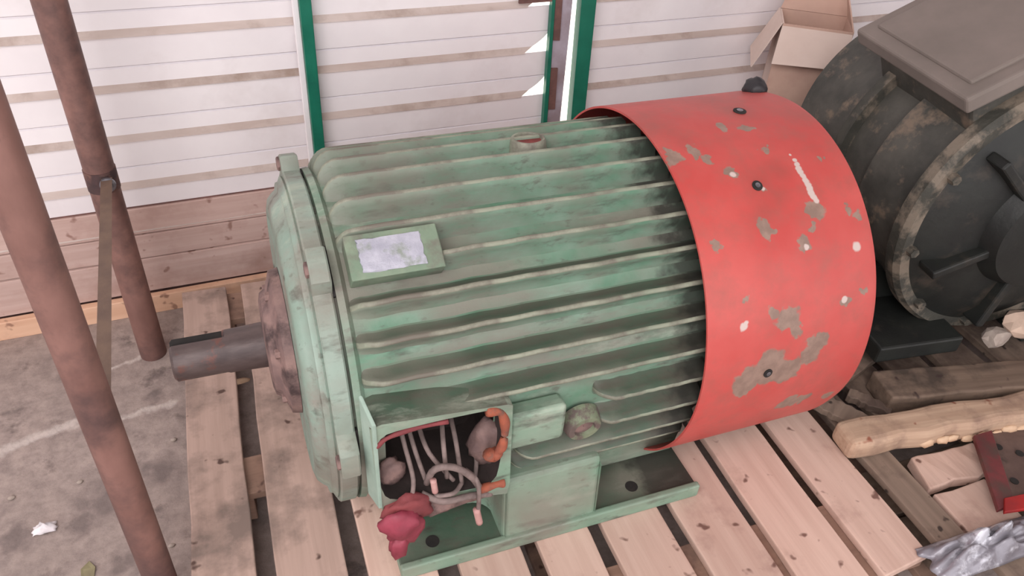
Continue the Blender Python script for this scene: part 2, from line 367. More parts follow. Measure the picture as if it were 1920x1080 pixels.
# rusty flats on the jamb
for (ya, yb, w) in ((0, 76, .9), (128, 205, .9)):
    def ed(px, py): return ony(px, py, WY - .026)
    s0, s1 = 1042 - ya * .07, 1042 - yb * .07
    bm = bmesh.new(); prism(bm, [ed(s1, yb), ed(s1 + 13, yb), ed(s0 + 13, ya), ed(s0, ya)], (0, .005, 0))
    link('rusty_strip', bm, M['jamb_rust'], jamb)
bm = bmesh.new(); a = ony(972, 3, WY - .02); b = ony(1036, 0, WY - .02); box(bm, a.x, b.x, WY - .028, WY - .02, a.z - .004, a.z + .008); link('latch_strap', bm, M['jamb_rust'], jamb)
# kick boards at the wall's foot
bb = empty('baseboard_back', (0, WY, 0)); struct(bb)
for j, (z0, z1, yo, mt) in enumerate(((.262, .345, .012, 'kick'), (.182, .260, .016, 'kick'), (.064, .180, .022, 'kick'), (0, .062, .048, 'kick_pale'))):
    for x0, x1 in ((-3.6, -1.2), (-1.19, 1.62), (1.63, 5)):
        link('kickboard', plank_bm(x0, x1, -yo, -yo + .022, z0, z1, 0, j * 5 + int(x0 * 3), .0015, 14), M[mt], bb, bevel=.0015, seg=1)
bm = bmesh.new(); box(bm, -4, 6, WY - .004, WY + .01, 0, .35); struct(link('wall_back_plinth', bm, M['jamb_rust'])).name = 'trim_5'
# side walls far outside the frame close the shed
bm = bmesh.new(); box(bm, 5.9, 6.0, -2, 2.1, 0, 3.2); struct(link('wall_right', bm, M['white']))

# ------------------------------------------------------------------ rusty frame: two posts, brace, bolt
fr = empty('pipe_stand', (-.25, 1.5, 0), label='rusty brown pipe frame with two upright posts and a flat brace, left of the motor', cat='stand')
def lp(o, p): return (p[0] - o.location.x, p[1] - o.location.y, p[2] - o.location.z)
PA = (-.239, 1.884); PB = (-.28 * .86, 1.228 * .86)
for (x, y), r in ((PA, .035), (PB, .0300)):
    bm = bmesh.new(); tube(bm, [lp(fr, (x, y, z)) for z in (0, .3, .6, .9, 1.2, 1.6, 2.4)], r, 28); link('post', bm, M['rust'], fr, True, angle=.8)
bm = bmesh.new(); tube(bm, [lp(fr, (PA[0], PA[1] + .05, 2.36)), lp(fr, (PB[0], PB[1] - .05, 2.36))], .03, 20); link('crossbar', bm, M['rust'], fr, True, angle=.8)
topb = onz(204, 347, .54); topb = Vector((PA[0] - .002, PA[1] - .04, 0)); 
# height where the brace bolt shows
d = ray(203, 348); tt = (PA[1] - .041) / d.y; topb = CAM + d * tt
d = ray(193, 765); tt = (PB[1] + .02) / d.y; botb = CAM + d * tt
bm = bmesh.new(); w = Vector((.0125, 0, 0)); th = Vector((0, .006, 0))
tp = topb + Vector((0, 0, .018)); bt = botb
prism(bm, [lp(fr, bt - w), lp(fr, bt + w), lp(fr, tp + w), lp(fr, tp - w)], th); link('brace', bm, M['bar'], fr, bevel=.001)
bm = bmesh.new(); lathe(bm, [(-.016, .011), (-.004, .012), (-.003, .018), (.004, .018)], 'y', 20, 0, 0, closed=False, caps=True); link('bolt', bm, M['bolt'], fr, True, angle=.6, loc=lp(fr, topb + Vector((0, -.004, .004))))
bm = bmesh.new(); lathe(bm, [(-.03, .0368), (.024, .0368)], 'z', 28, 0, 0, closed=False, caps=True); link('dark_paint_zone', bm, M['collar'], fr, True, angle=.8, loc=lp(fr, (PA[0], PA[1], topb.z + .004)))  # thin sleeve added to carry the dark paint zone on the post

# ------------------------------------------------------------------ pallets
PZ = .14
def pallet(name, loc, rz, label, decks, y0, y1, xr, mat_for, cross_y, blocks=True):
    p = empty(name, loc, (0, 0, rz), label, 'pallet', None)
    for k, (a, b, ya, yb, ec) in enumerate(decks):
        link('deck_board', plank_bm(a, b, ya, yb, PZ - .022, PZ, 1, 11 + k, .0022, 10, ec), mat_for(k), p, bevel=.003)
    for k, (ya, yb) in enumerate(cross_y):
        link('cross_board', plank_bm(xr[0], xr[1], ya, yb, PZ - .044, PZ - .0225, 0, 41 + k, .002, 10), M['cross'], p, bevel=.002)
    for k, (ya, yb) in enumerate(cross_y):
        for xb in ((xr[0], xr[0] + .13), ((xr[0] + xr[1]) / 2 - .07, (xr[0] + xr[1]) / 2 + .07), (xr[1] - .13, xr[1])):
            yc_ = (ya + yb) / 2; hw = min(.05, (yb - ya) / 2)
            link('block', plank_bm(xb[0], xb[1], yc_ - hw, yc_ + hw, .0205, PZ - .0445, 0, 70 + k, .002, 2), M['cross'], p, bevel=.003)
    for xb in ((xr[0], xr[0] + .1), ((xr[0] + xr[1]) / 2 - .05, (xr[0] + xr[1]) / 2 + .05), (xr[1] - .1, xr[1])):
        link('bottom_board', plank_bm(xb[0], xb[1], y0 + .01, y1 - .01, 0, .02, 1, 90, .002, 6), M['cross'], p, bevel=.002)
    return p
SH = math.atan(.05)
UV = lambda u, v: (u, v)
dk = [(-.200, -.080, .60, 1.95, (0, 0)), (-.040, .096, .60, 1.95, (.0, 0)), (.135, .273, .60, 1.95, (0, 0)), (.317, .452, .60, 1.95, (0, 0)), (.489, .609, .605, 1.95, (0, 0)),
      (.644, .784, .60, 1.95, (.0, 0)), (.818, .962, .602, 1.95, (0, 0)), (.990, 1.140, .603, 1.95, (.0, 0)), (1.172, 1.305, .603, 1.95, (.008, 0))]
# boards are laid out about the pallet's near left corner, the pallet is turned 3 degrees
pal = pallet('wooden_pallet', (0, .6, 0), -SH, 'pale pine pallet of nine boards under the green motor',
             [(a, b, c0 - .6, c1 - .6, e) for a, b, c0, c1, e in dk], 0, 1.35, (-.2, 1.3),
             lambda k: M['deck_dirty'] if k in (0, 1) else M['deck'], ((.01, .20), (.60, .71), (1.22, 1.34)))
# second pallet, to the right, broken
dk2 = [(1.345, 1.425, 0, 1.1, (.01, 0)), (1.80, 1.93, .05, 1.1, (0, 0)), (1.98, 2.12, .05, 1.1, (0, 0)), (2.17, 2.3, .05, 1.1, (0, 0)), (1.47, 1.60, .36, 1.1, (.0, 0)), (1.64, 1.76, .33, 1.1, (0, 0))]
p2 = pallet('wooden_pallet', (0, .56, 0), -.03, 'weathered grey broken pallet under the dark machine, right of the pine pallet', dk2, -.09, 1.1, (1.345, 2.3),
            lambda k: M['grey_wood'], ((.62, .74), (.98, 1.09)))
# near cross pieces of the broken pallet
link('broken_board', plank_bm(1.455, 1.66, .165, .255, .103, .135, 0, 5, .006, 6, (.012, 0)), M['deck'], p2, bevel=.004)
link('block', plank_bm(1.44, 1.60, .035, .150, .062, .135, 0, 8, .003, 3, (.0, 0)), M['deck'], p2, bevel=.004)
link('front_board', plank_bm(1.435, 2.3, -.10, .02, .113, .135, 0, 19, .003, 8), M['grey_wood'], p2, bevel=.003)
link('cross_board', plank_bm(1.36, 2.3, .02, .16, .040, .060, 0, 9, .003, 6), M['timber'], p2, bevel=.003)
link('cross_board', plank_bm(1.36, 2.3, .17, .30, .040, .060, 0, 12, .003, 6), M['timber'], p2, bevel=.003)

# ------------------------------------------------------------------ green motor
YAW = -.03; H0 = .361
mot = empty('electric_motor', (0, 1.255, PZ), (0, 0, YAW), 'large grimy green finned electric motor with red fan cowl, lying on the pine pallet', 'motor')
def pt(s, t_, r): a = math.radians(t_); return Vector((s, r * math.cos(a), H0 + r * math.sin(a)))
def plm(px, py, yl):
    Mi = Matrix.Rotation(-YAW, 3, 'Z'); o = Mi @ (CAM - Vector((0, 1.255, PZ))); d = Mi @ ray(px, py)
    return o + d * ((yl - o.y) / d.y)
def cylm(px, py, r):
    Mi = Matrix.Rotation(-YAW, 3, 'Z'); o = Mi @ (CAM - Vector((0, 1.255, PZ + H0))); d = Mi @ ray(px, py)
    a = d.y ** 2 + d.z ** 2; b = 2 * (o.y * d.y + o.z * d.z); c_ = o.y ** 2 + o.z ** 2 - r * r
    t_ = (-b - math.sqrt(max(0, b * b - 4 * a * c_))) / 2 / a; P = o + d * t_
    return Vector((P.x, P.y, P.z + H0))
def curved(name, s0, s1, t0, t1, r0, r1, mat, parent=mot, bevel=.002, n=10, jit=0, seed=0):
    bm = bmesh.new(); rnd = random.Random(seed); m = 8
    g = {}
    for L, r in enumerate((r0, r1)):
        for i in range(m + 1):
            for k in range(n + 1):
                js = rnd.uniform(-jit, jit) if i in (0, m) else 0; jt = rnd.uniform(-jit, jit) * 150 if k in (0, n) else 0
                g[L, i, k] = bm.verts.new(pt(s0 + (s1 - s0) * i / m + js, t0 + (t1 - t0) * k / n + jt, r))
    for L in (0, 1):
        for i in range(m):
            for k in range(n): bm.faces.new((g[L, i, k], g[L, i + 1, k], g[L, i + 1, k + 1], g[L, i, k + 1]))
    for i in range(m):
        for k in (0, n): bm.faces.new((g[0, i, k], g[0, i + 1, k], g[1, i + 1, k], g[1, i, k]))
    for k in range(n):
        for i in (0, m): bm.faces.new((g[0, i, k], g[0, i, k + 1], g[1, i, k + 1], g[1, i, k]))
    return link(name, bm, mat, parent, True, angle=.6, bevel=bevel)
# stator frame, turned
bm = bmesh.new()
lathe(bm, [(.166, .10), (.166, .338), (.178, .340), (.186, .330), (.212, .330), (.415, .330), (.90, .330), (.90, .10)], 'x', 128, 0, H0)
kill = [f for f in bm.faces if .213 < f.calc_center_median().x < .414 and f.calc_center_median().y < 0 and 165 < math.degrees(math.atan2(f.calc_center_median().z - H0, f.calc_center_median().y)) % 360 < 202 and math.hypot(f.calc_center_median().y, f.calc_center_median().z - H0) > .32]
bmesh.ops.delete(bm, geom=kill, context='FACES')
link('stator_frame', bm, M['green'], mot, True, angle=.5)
# fins: one mesh, turned copies
def fin_bm(s0, s1, drop0=True):
    bm = bmesh.new()
    # profile across: half widths at radii
    prof = [(.326, .0235), (.332, .017), (.342, .0105), (.356, .0072), (.3715, .0045), (.3738, .0022)]
    secs = []
    n0 = 7
    for k in range(n0):
        a = PI / 2 * k / (n0 - 1); secs.append((s0 + .042 * (1 - math.cos(a)), math.sin(a)))
    m = 14
    for k in range(1, m): secs.append((s0 + .042 + (s1 - .012 - s0 - .042) * k / m, 1))
    secs += [(s1 - .012, 1), (s1 - .003, .8), (s1, 0)]
    rows = []
    rnd = random.Random(3)
    for s, hgt in secs:
        w_ = rnd.uniform(-.0012, .0012)
        row = [bm.verts.new((s, -hw + w_, .326 + (r - .326) * hgt)) for r, hw in prof] + [bm.verts.new((s, hw + w_, .326 + (r - .326) * hgt)) for r, hw in reversed(prof)]
        rows.append(row)
    N = len(rows[0])
    for i in range(len(rows) - 1):
        for k in range(N - 1):
            f = bm.faces.new((rows[i][k], rows[i][k + 1], rows[i + 1][k + 1], rows[i + 1][k]))
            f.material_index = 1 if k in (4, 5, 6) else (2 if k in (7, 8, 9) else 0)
    return bm
fin_meshes = {}
def fin(t_, s0=.183, s1=.86):
    key = (s0, s1)
    m_ = Matrix.Rotation(math.radians(t_ - 90), 4, 'X')
    if key not in fin_meshes:
        o = link('cooling_fin', fin_bm(s0, s1), [M['green'], M['crest'], M['dirt_shade']], mot, True, angle=.9); fin_meshes[key] = o
    else:
        o = bpy.data.objects.new('cooling_fin', fin_meshes[key].data); COL.objects.link(o); o.parent = mot
    o.matrix_local = Matrix.Translation((0, 0, H0)) @ m_
PITCHT = 10.45
tops = [91.7 + PITCHT * k for k in range(-13, 13)]
for t_ in tops:
    if t_ < -28 or t_ > 208: continue
    if 169 < t_ < 192: fin(t_, .615)
    elif 160 < t_ < 169: fin(t_)
    elif t_ >= 192: fin(t_, .46)
    elif 110 < t_ < 128: fin(t_, .183 if t_ < 116 else .335)
    elif 80 < t_ < 83: fin(t_)
    else: fin(t_)
# front flange with lugs, end bell, hub, shaft
bm = bmesh.new()
n = 180; prof = [(.128, 0), (.131, 1), (.158, 1), (.160, 0)]
rings = []
def flr(a):
    dmin = min(abs(((math.degrees(a) - L + 180) % 360) - 180) for L in (3, 63, 121, 178))
    u = max(0, min(1, (7.5 - dmin) / 3)); return .338 + .032 * (u * u * (3 - 2 * u))
for s, _ in ((.128, 0), (.131, 1), (.158, 1), (.161, 0)):
    rings.append([bm.verts.new((s, (flr(2 * PI * k / n) - (0 if _ else .003)) * math.cos(2 * PI * k / n), H0 + (flr(2 * PI * k / n) - (0 if _ else .003)) * math.sin(2 * PI * k / n))) for k in range(n)])
for i in range(3):
    for k in range(n): j = (k + 1) % n; bm.faces.new((rings[i][k], rings[i][j], rings[i + 1][j], rings[i + 1][k]))
bm.faces.new(rings[0]); bm.faces.new(rings[-1][::-1])
flange = link('end_flange', bm, M['bell_green'], mot, True, angle=.6)
bm = bmesh.new(); lathe(bm, [(.160, .1), (.160, .325), (.168, .325), (.168, .1)], 'x', 96, 0, H0); link('spigot', bm, M['dirt_shade'], flange, True, angle=.6)
for L in (63, 121, 178, 3):
    bm = bmesh.new(); lathe(bm, [(.122, .011), (.124, .014), (.129, .014)], 'x', 6, 0, 0, closed=False, caps=True)
    p = pt(0, L, .352); link('bolt_head', bm, M['hub'], flange, loc=p)
for L in (63, 121, 178):
    curved('slot_shade', .1608, .1668, L - 8, L + 8, .31, .3355, M['dark'], parent=flange, bevel=0)  # dark strips stand in for the shade in the gaps by the lugs
bm = bmesh.new()
lathe(bm, [(.129, .20), (.129, .326), (.1245, .328), (.120, .318), (.115, .3165), (.113, .304), (.104, .297), (.095, .287), (.091, .272), (.094, .258), (.096, .20), (.090, .14), (.086, .12)], 'x', 128, 0, H0)
bell = link('end_bell', bm, M['bell_green'], mot, True, angle=.9)
bm = bmesh.new(); lathe(bm, [(.09, .04), (.09, .150), (.072, .146), (.066, .128), (.060, .112), (.048, .104), (.044, .088), (.042, .044)], 'x', 64, 0, H0); link('bearing_cap', bm, M['hub'], mot, True, angle=.7)
for k in range(6):
    p = pt(0, 30 + 60 * k, .118); bm = bmesh.new(); lathe(bm, [(.056, .008), (.058, .010), (.066, .010)], 'x', 6, 0, 0, closed=False, caps=True); link('bolt_head', bm, M['hub'], mot, loc=p)
bm = bmesh.new(); n = 64
rings = []
for s, r in ((-.132, .036), (-.127, .0415), (-.035, .0415), (-.03, .0435), (.0, .0445), (.06, .047)):
    ring = []
    for k in range(n):
        a = 2 * PI * k / n; rr = r
        if s < -.033 and abs(((math.degrees(a) - 72 + 180) % 360) - 180) < 20: rr = r * .74    # keyway
        ring.append(bm.verts.new((s, rr * math.cos(a), H0 + rr * math.sin(a))))
    rings.append(ring)
kw = []
for i in range(len(rings) - 1):
    for k in range(n):
        j = (k + 1) % n; f = bm.faces.new((rings[i][k], rings[i][j], rings[i + 1][j], rings[i + 1][k]))
        a = 360 * (k + .5) / n
        if i <= 1 and abs(a - 72) < 21: f.material_index = 1
bm.faces.new(rings[0]); bm.faces.new(rings[-1][::-1])
link('shaft', bm, [M['shaft'], M['dark']], mot, True, angle=.5)
# dust-grey cast rib along the top, lifting boss with red-oxide hole
p = cylm(990, 258, .376); ta = math.degrees(math.atan2(p.z - H0, p.y)); 
def boss(name, px, py, r, h, mat, holemat, hr, parent=mot, R0=.335, R1=.377, n=28):
    p = cylm(px, py, R1); a = math.atan2(p.z - H0, p.y)
    bm = bmesh.new(); lathe(bm, [(R0, r * 1.15, 0), (R1 - .004, r, 0), (R1, r * .93, 0), (R1, hr, 0), (R1 - h, hr * .95, 1), (R1 - h, .001, 1)], 'z', n, 0, 0, closed=False)
    o = link(name, bm, [mat, holemat], parent, True, angle=.6)
    o.matrix_local = Matrix.Translation((p.x, 0, H0)) @ Matrix.Rotation(a - PI / 2, 4, 'X'); return o
boss('lifting_boss', 990, 258, .036, .006, M['crest'], M['holered'], .029, R1=.374)
boss('side_boss', 1097, 805, .036, .008, M['olive'], M['hub'], .022, R1=.366)
# nameplate pad + silver plate
pad = curved('nameplate_pad', .192, .352, 114.5, 127.2, .33, .3735, M['olive'])
pad.data.materials[0] = simple('pale_yellow_green_pad', rgb(128, 140, 120), rgb(108, 128, 108), 16, .6, rgb(104, 102, 92), 12, (.5, .65))
npl = curved('nameplate', .212, .320, 116.4, 125.6, .3735, .3755, M['silver'], bevel=0, jit=.002); npl['label'] = 'silver painted nameplate'
curved('flat_pad', .432, .545, 173.0, 187.5, .33, .372, M['foot_green'], bevel=.008)
# skirt and feet
bm = bmesh.new(); box(bm, .44, .655, -.372, -.18, .0, .20)
for v in bm.verts:
    if v.co.z > .1 and v.co.y < -.3: v.co.y = -.352
link('skirt', bm, M['foot_green'], mot, bevel=.012, seg=3)
for sg in (-1, 1):
    bm = bmesh.new()
    y0, y1 = sorted((sg * .378, sg * .17)); box(bm, .222, .912, y0, y1, 0, .026)
    for f in bm.faces:
        if f.calc_center_median().z > .02: f.material_index = 1  # ledge tops darker: dirt plus the shade under the body, painted in
    ft = link('foot', bm, [M['foot_green'], M['dirt_shade']], mot, bevel=.004, seg=2)
    bm = bmesh.new(); y2, y3 = sorted((sg * .3785, sg * .362)); box(bm, .2215, .9125, y2, y3, .002, .038); link('foot_rim', bm, M['foot_green'], ft, bevel=.005, seg=3)
    for s in (.300, .765):
        bm = bmesh.new(); lathe(bm, [(.0262, .0145), (.0272, .0145)], 'z', 20, s, sg * .325, closed=False, caps=True); link('bolt_hole', bm, M['dark'], ft)
for x0, x1 in ((.225, .43), (.66, .905)):
    bm = bmesh.new(); pts = [(x0, -.262, .034), (x1, -.262, .034), (x1, -.285, .20), (x0, -.285, .20)]
    prism(bm, pts, (0, .14, 0)); link('web', bm, M['foot_green'], mot, bevel=.01, seg=3)
# concave corners between skirt and web
for s, dx in ((.655, 1), (.44, -1)):
    bm = bmesh.new(); R_ = .045; pl_ = [(s - dx * .002, -.372, 0)]
    pl_ = [(s - dx * .004, -.371, .034), (s - dx * .004, -.25, .034)]
    for k in range(7):
        a = PI / 2 * k / 6; pl_.append((s + dx * (R_ - R_ * math.sin(a)) , -.262 - (R_ - R_ * math.cos(a)), .034))
    prism(bm, pl_, (0, .012, .15)); link('web_fillet', bm, M['foot_green'], mot, True, angle=.7)
bm = bmesh.new(); box(bm, .225, .90, -.17, .17, .02, .10); link('base_block', bm, M['machine_dark'], mot)
bm = bmesh.new(); box(bm, .44, .655, .18, .352, .03, .20); link('skirt', bm, M['foot_green'], mot, bevel=.012)

# terminal box: open collar on the near side, cover missing
tb = empty('terminal_box', (0, 0, 0)); tb.parent = mot
YB = -.380
TL, TR, BR, BL = plm(704, 818, YB), plm(945, 768, YB), plm(935, 890, YB), plm(722, 915, YB)
# outer frame polygon and inner opening, extruded back into the casting
oTL, oTR, oBR, oBL = plm(693, 800, YB), plm(962, 757, YB), plm(955, 925, YB), plm(711, 952, YB)
inn = smoothpath([plm(706, 836, YB), plm(725, 815, YB), plm(790, 797, YB), plm(860, 781, YB), plm(925, 769, YB), plm(940, 776, YB), plm(945, 820, YB), plm(938, 862, YB), plm(920, 905, YB), plm(840, 925, YB), plm(760, 935, YB), plm(722, 930, YB), plm(708, 880, YB)], 3)
cen = sum(inn, Vector()) / len(inn)
def outer(v):   # cast the direction from the centre onto the outer quad
    best = None; q = [oTL, oTR, oBR, oBL]; dx, dz = v.x - cen.x, v.z - cen.z
    for i in range(4):
        a, b = q[i], q[(i + 1) % 4]; ex, ez = b.x - a.x, b.z - a.z; det = dx * -ez + dz * ex
        if abs(det) < 1e-9: continue
        t_ = ((a.x - cen.x) * -ez + (a.z - cen.z) * ex) / det; u = (dx * (a.z - cen.z) - dz * (a.x - cen.x)) / det
        if t_ > 0 and -1e-3 <= u <= 1.001 and (best is None or t_ < best): best = t_
    return Vector((cen.x + dx * best, YB, cen.z + dz * best))
bm = bmesh.new(); n = len(inn)
A = [bm.verts.new(v) for v in inn]; O = [bm.verts.new(outer(v)) for v in inn]
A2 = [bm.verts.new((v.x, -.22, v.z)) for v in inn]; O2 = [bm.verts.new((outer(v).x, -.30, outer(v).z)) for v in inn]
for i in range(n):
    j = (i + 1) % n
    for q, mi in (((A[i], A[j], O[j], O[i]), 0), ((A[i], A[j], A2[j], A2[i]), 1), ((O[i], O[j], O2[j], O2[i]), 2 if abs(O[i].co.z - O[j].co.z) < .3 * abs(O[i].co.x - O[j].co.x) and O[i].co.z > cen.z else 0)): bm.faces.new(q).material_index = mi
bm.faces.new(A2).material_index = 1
link('collar', bm, [M['foot_green'], M['cyan'], M['dirt_shade']], tb, True, angle=.5)
# raised wing on the left edge of the collar
bm = bmesh.new(); w0 = [plm(671, 742, -.350), plm(698, 800, YB - .003), plm(711, 955, YB - .003), plm(690, 925, -.345)]
prism(bm, w0, (.007, 0, 0)); link('wing_plate', bm, M['wing'], tb, bevel=.002)
# gasket remains
def strip(name, px, r, mat, y, parent=tb, flat=.35, taper=None):
    pts = smoothpath([plm(a, b, y if not isinstance(y, (list, tuple)) else y[i] + .03) for i, (a, b) in enumerate(px)], 5)
    bm = bmesh.new(); n_ = len(pts); tube(bm, pts, r, 9, 0, [1 + .18 * math.sin(k * .9) for k in range(n_)] if taper is None else taper)
    o = link(name, bm, mat, parent, True); return o
strip('gasket', [(912, 772), (938, 773), (947, 800), (942, 835), (930, 850)], .0085, M['orange'], YB + .001)
strip('gasket', [(932, 845), (925, 858), (915, 850)], .011, M['orange'], YB + .002)
strip('gasket', [(706, 838), (725, 822), (770, 805), (840, 790)], .0045, M['darkred'], YB + .001)
strip('gasket', [(898, 918), (930, 908), (945, 905)], .008, M['orange'], YB - .002)
# inner lumps and wires
blob('terminal_block', .03, (1, .6, 1.1), M['hub'], 3, .25, 2, plm(730, 885, -.335), parent=tb)
blob('terminal_block', .04, (.9, .6, 1.5), M['hub'], 8, .2, 2, plm(915, 830, -.33), parent=tb)
ws = [([(765, 800), (780, 850), (800, 905)], (-.33, -.37, -.40)), ([(785, 800), (805, 850), (850, 900)], (-.33, -.385, -.40)), ([(828, 785), (832, 840), (838, 895)], (-.34, -.40, -.405)),
      ([(845, 782), (855, 830), (866, 905)], (-.335, -.385, -.40)), ([(890, 830), (893, 870), (888, 920)], (-.34, -.37, -.40)), ([(800, 905), (815, 880), (850, 876), (885, 895), (905, 925)], (-.40, -.42, -.425, -.42, -.40)),
      ([(790, 925), (830, 940), (880, 930), (920, 925)], (-.405, -.42, -.42, -.405)), ([(752, 810), (760, 840), (775, 900), (770, 940)], (-.34, -.36, -.40, -.41)),
      ([(866, 905), (850, 925), (815, 930)], (-.40, -.42, -.41)), ([(872, 880), (896, 905), (897, 960)], (-.40, -.425, -.42))]
for k, (p, y) in enumerate(ws): strip('wire', p, .0044 if k not in (5, 6) else .0066, M['wire'], y, taper=[1] * 200)
strip('wire_tip', [(812, 900), (816, 922)], .006, M['pink'], -.392, taper=[1] * 20)
strip('wire_tip', [(893, 955), (899, 980)], .007, M['pink'], -.392, taper=[1] * 20)
# grime heap at the bottom of the box
blob('grime', .05, (1.9, .55, .55), M['hub'], 12, .3, 2.5, plm(830, 930, -.350), parent=tb)

# red fan cowl: rolled sheet open at the bottom
CH = []
def chip(px, py, r): p = cylm(px, py, .396); CH.append((p.x, p.y, p.z, r * 1.12 + .0015))
for a in ((1262, 297, .016), (1303, 287, .011), (1371, 325, .010), (1437, 430, .014), (1433, 280, .008), (1508, 458, .015), (1528, 392, .016), (1523, 425, .008), (1608, 402, .010), (1455, 585, .010),
          (1478, 600, .024), (1492, 618, .014), (1530, 645, .022), (1516, 665, .022), (1440, 690, .036), (1400, 715, .030), (1475, 695, .028), (1395, 735, .012), (1505, 745, .016), (1480, 752, .022), (1325, 300, .009), (1345, 460, .006), (1400, 560, .006), (1620, 545, .007), (1590, 390, .008), (1540, 300, .006), (1300, 275, .010), (1250, 285, .008), (1350, 238, .010), (1398, 240, .009),
          (1583, 568, .008), (1430, 352, .007), (1550, 740, .010)): chip(*a)
WH = []
for a in ((1606, 462, .010), (1396, 612, .009), (1490, 300, .005), (1494, 308, .006), (1498, 316, .007), (1502, 323, .007), (1506, 330, .0075), (1510, 338, .008), (1514, 346, .008), (1518, 354, .008), (1522, 362, .008), (1526, 369, .008), (1530, 376, .007), (1584, 562, .007), (1512, 462, .006), (1482, 290, .003), (1400, 605, .006), (1374, 328, .006), (1430, 354, .005)):
    p = cylm(a[0], a[1], .396); WH.append((p.x, p.y, p.z, a[2]))
DR = []
for a in ((1420, 345, .03), (1455, 370, .02), (1215, 235, .05), (1280, 265, .018), (1385, 208, .03), (1460, 320, .02), (1340, 190, .04), (1500, 215, .03), (1430, 395, .02)):
    p = cylm(a[0], a[1], .396); DR.append((p.x, p.y, p.z, a[2]))
t = NT('chipped_red_paint')
c = t.mix(t.mr(t.noise(5, 4), .35, .65), rgb(192, 84, 79), rgb(182, 68, 64))
c = t.mix(t.mr(t.noise(16, 7, .7, off=(2, 5, 1)), .46, .72, 0, .7), c, rgb(158, 84, 76))
c = t.mix(t.math('MULTIPLY', t.spots(DR, .03, 18, .9), .45), c, rgb(140, 74, 66))
c = t.mix(t.spots(CH, .026, 38, .1), c, t.mix(t.mr(t.noise(40), .4, .6), rgb(146, 120, 108), rgb(130, 106, 95)))
c = t.mix(t.spots(WH, .006, 40, .2), c, rgb(196, 178, 172))
M['red'] = t.finish(c, .5, t.noise(12, 6, .6), .12, .01)
bm = bmesh.new(); g0 = math.radians(-50); g1 = math.radians(228)
lathe(bm, [(.819, .3965), (1.205, .3965), (1.217, .393), (1.217, .388), (1.205, .392), (.819, .392)], 'x', 160, 0, H0, t0=g0, t1=g1)
for v in bm.verts:      # hammered, slightly dented sheet
    r_ = math.hypot(v.co.y, v.co.z - H0); k = 1 + .006 * noise.noise(Vector((v.co.x * 5, v.co.y * 5, v.co.z * 5)))
    v.co.y *= k; v.co.z = H0 + (v.co.z - H0) * k
cowl = link('fan_cowl', bm, M['red'], mot, True, angle=.6); cowl['label'] = 'chipped red sheet cowl round the fan end'
for px, py, r in ((1387, 208, .014), (1420, 348, .011), (1440, 700, .010), (1330, 195, .0)):
    if not r: continue
    p = cylm(px, py, .3975); a = math.atan2(p.z - H0, p.y)
    bm = bmesh.new(); lathe(bm, [(.393, r, 0), (.3985, r, 0), (.3985, r * .55, 0), (.400, r * .5, 1), (.400, .0008, 1)], 'z', 16, 0, 0, closed=False)
    o = link('screw', bm, [M['dark'], M['bolt']], cowl, True, angle=.6); o.matrix_local = Matrix.Translation((p.x, 0, H0)) @ Matrix.Rotation(a - PI / 2, 4, 'X')
# guard and inner disc at the far end of the cowl, fan hub
bm = bmesh.new(); lathe(bm, [(1.195, .06), (1.195, .350), (1.2, .350), (1.2, .06)], 'x', 64, 0, H0); link('fan_grille', bm, M['dark'], mot, True, angle=.5)
bm = bmesh.new(); lathe(bm, [(.905, .03), (.905, .31), (.95, .29), (.97, .12), (1.0, .05), (1.19, .05), (1.19, .03)], 'x', 64, 0, H0); link('rear_bell', bm, M['dark'], mot, True, angle=.5)

# crimson rag stuffed under the terminal box, hanging over the foot
def P(px, py, yl): return mot.matrix_basis @ plm(px, py, yl)
rb = empty('crumpled_rag', P(755, 1000, -.395), label='crimson crumpled rag hanging below the open terminal box', cat='rag')
blob('upper_fold', .050, (1.0, .35, .62), M['darkred'], 21, .3, 1.8, Vector(P(768, 952, -.385)) - rb.location, (0, .2, 0), rb)
blob('lower_fold', .052, (.80, .40, .80), M['magenta'], 5, .28, 1.5, Vector(P(757, 985, -.400)) - rb.location, (0, .4, 0), rb)
blob('hanging_tip', .030, (.62, .5, 1.1), M['magenta'], 9, .25, 1.6, Vector(P(748, 1022, -.405)) - rb.location, (0, .2, 0), rb)

# ------------------------------------------------------------------ dark machine behind, right
mc = empty('pump_motor', (1.93, 1.065, .205), (0, 0, -math.radians(8)), 'big dark oily motor with a grey top box, right of the red cowl', 'motor')
mc.scale = (1.05, 1.05, 1.05); ZC = .36
bm = bmesh.new(); lathe(bm, [(.03, .05), (.03, .325), (.20, .335), (.21, .318), (.56, .312), (.56, .05)], 'y', 96, 0, ZC); link('body', bm, M['machine'], mc, True, angle=.5)
bm = bmesh.new(); lathe(bm, [(-.01, .30), (-.014, .345), (.0, .355), (.03, .355), (.042, .34), (.042, .30)], 'y', 96, 0, ZC); link('front_rim', bm, M['machine_rim'], mc, True, angle=.5)
bm = bmesh.new(); lathe(bm, [(.0, .345), (-.02, .30), (-.045, .25), (-.05, .17), (-.09, .15), (-.10, .08), (-.10, .045), (-.16, .042), (-.16, .001)], 'y', 80, 0, ZC, closed=False); link('end_shield', bm, M['machine_dark'], mc, True, angle=.6)
bm = bmesh.new(); lathe(bm, [(.31, .30), (.31, .345), (.34, .345), (.34, .30)], 'y', 96, 0, ZC); link('rear_rim', bm, M['machine_rim'], mc, True, angle=.5)
bm = bmesh.new(); lathe(bm, [(.555, .05), (.555, .30), (.59, .27), (.615, .15), (.615, .05)], 'y', 64, 0, ZC); link('rear_shield', bm, M['machine_dark'], mc, True, angle=.5)
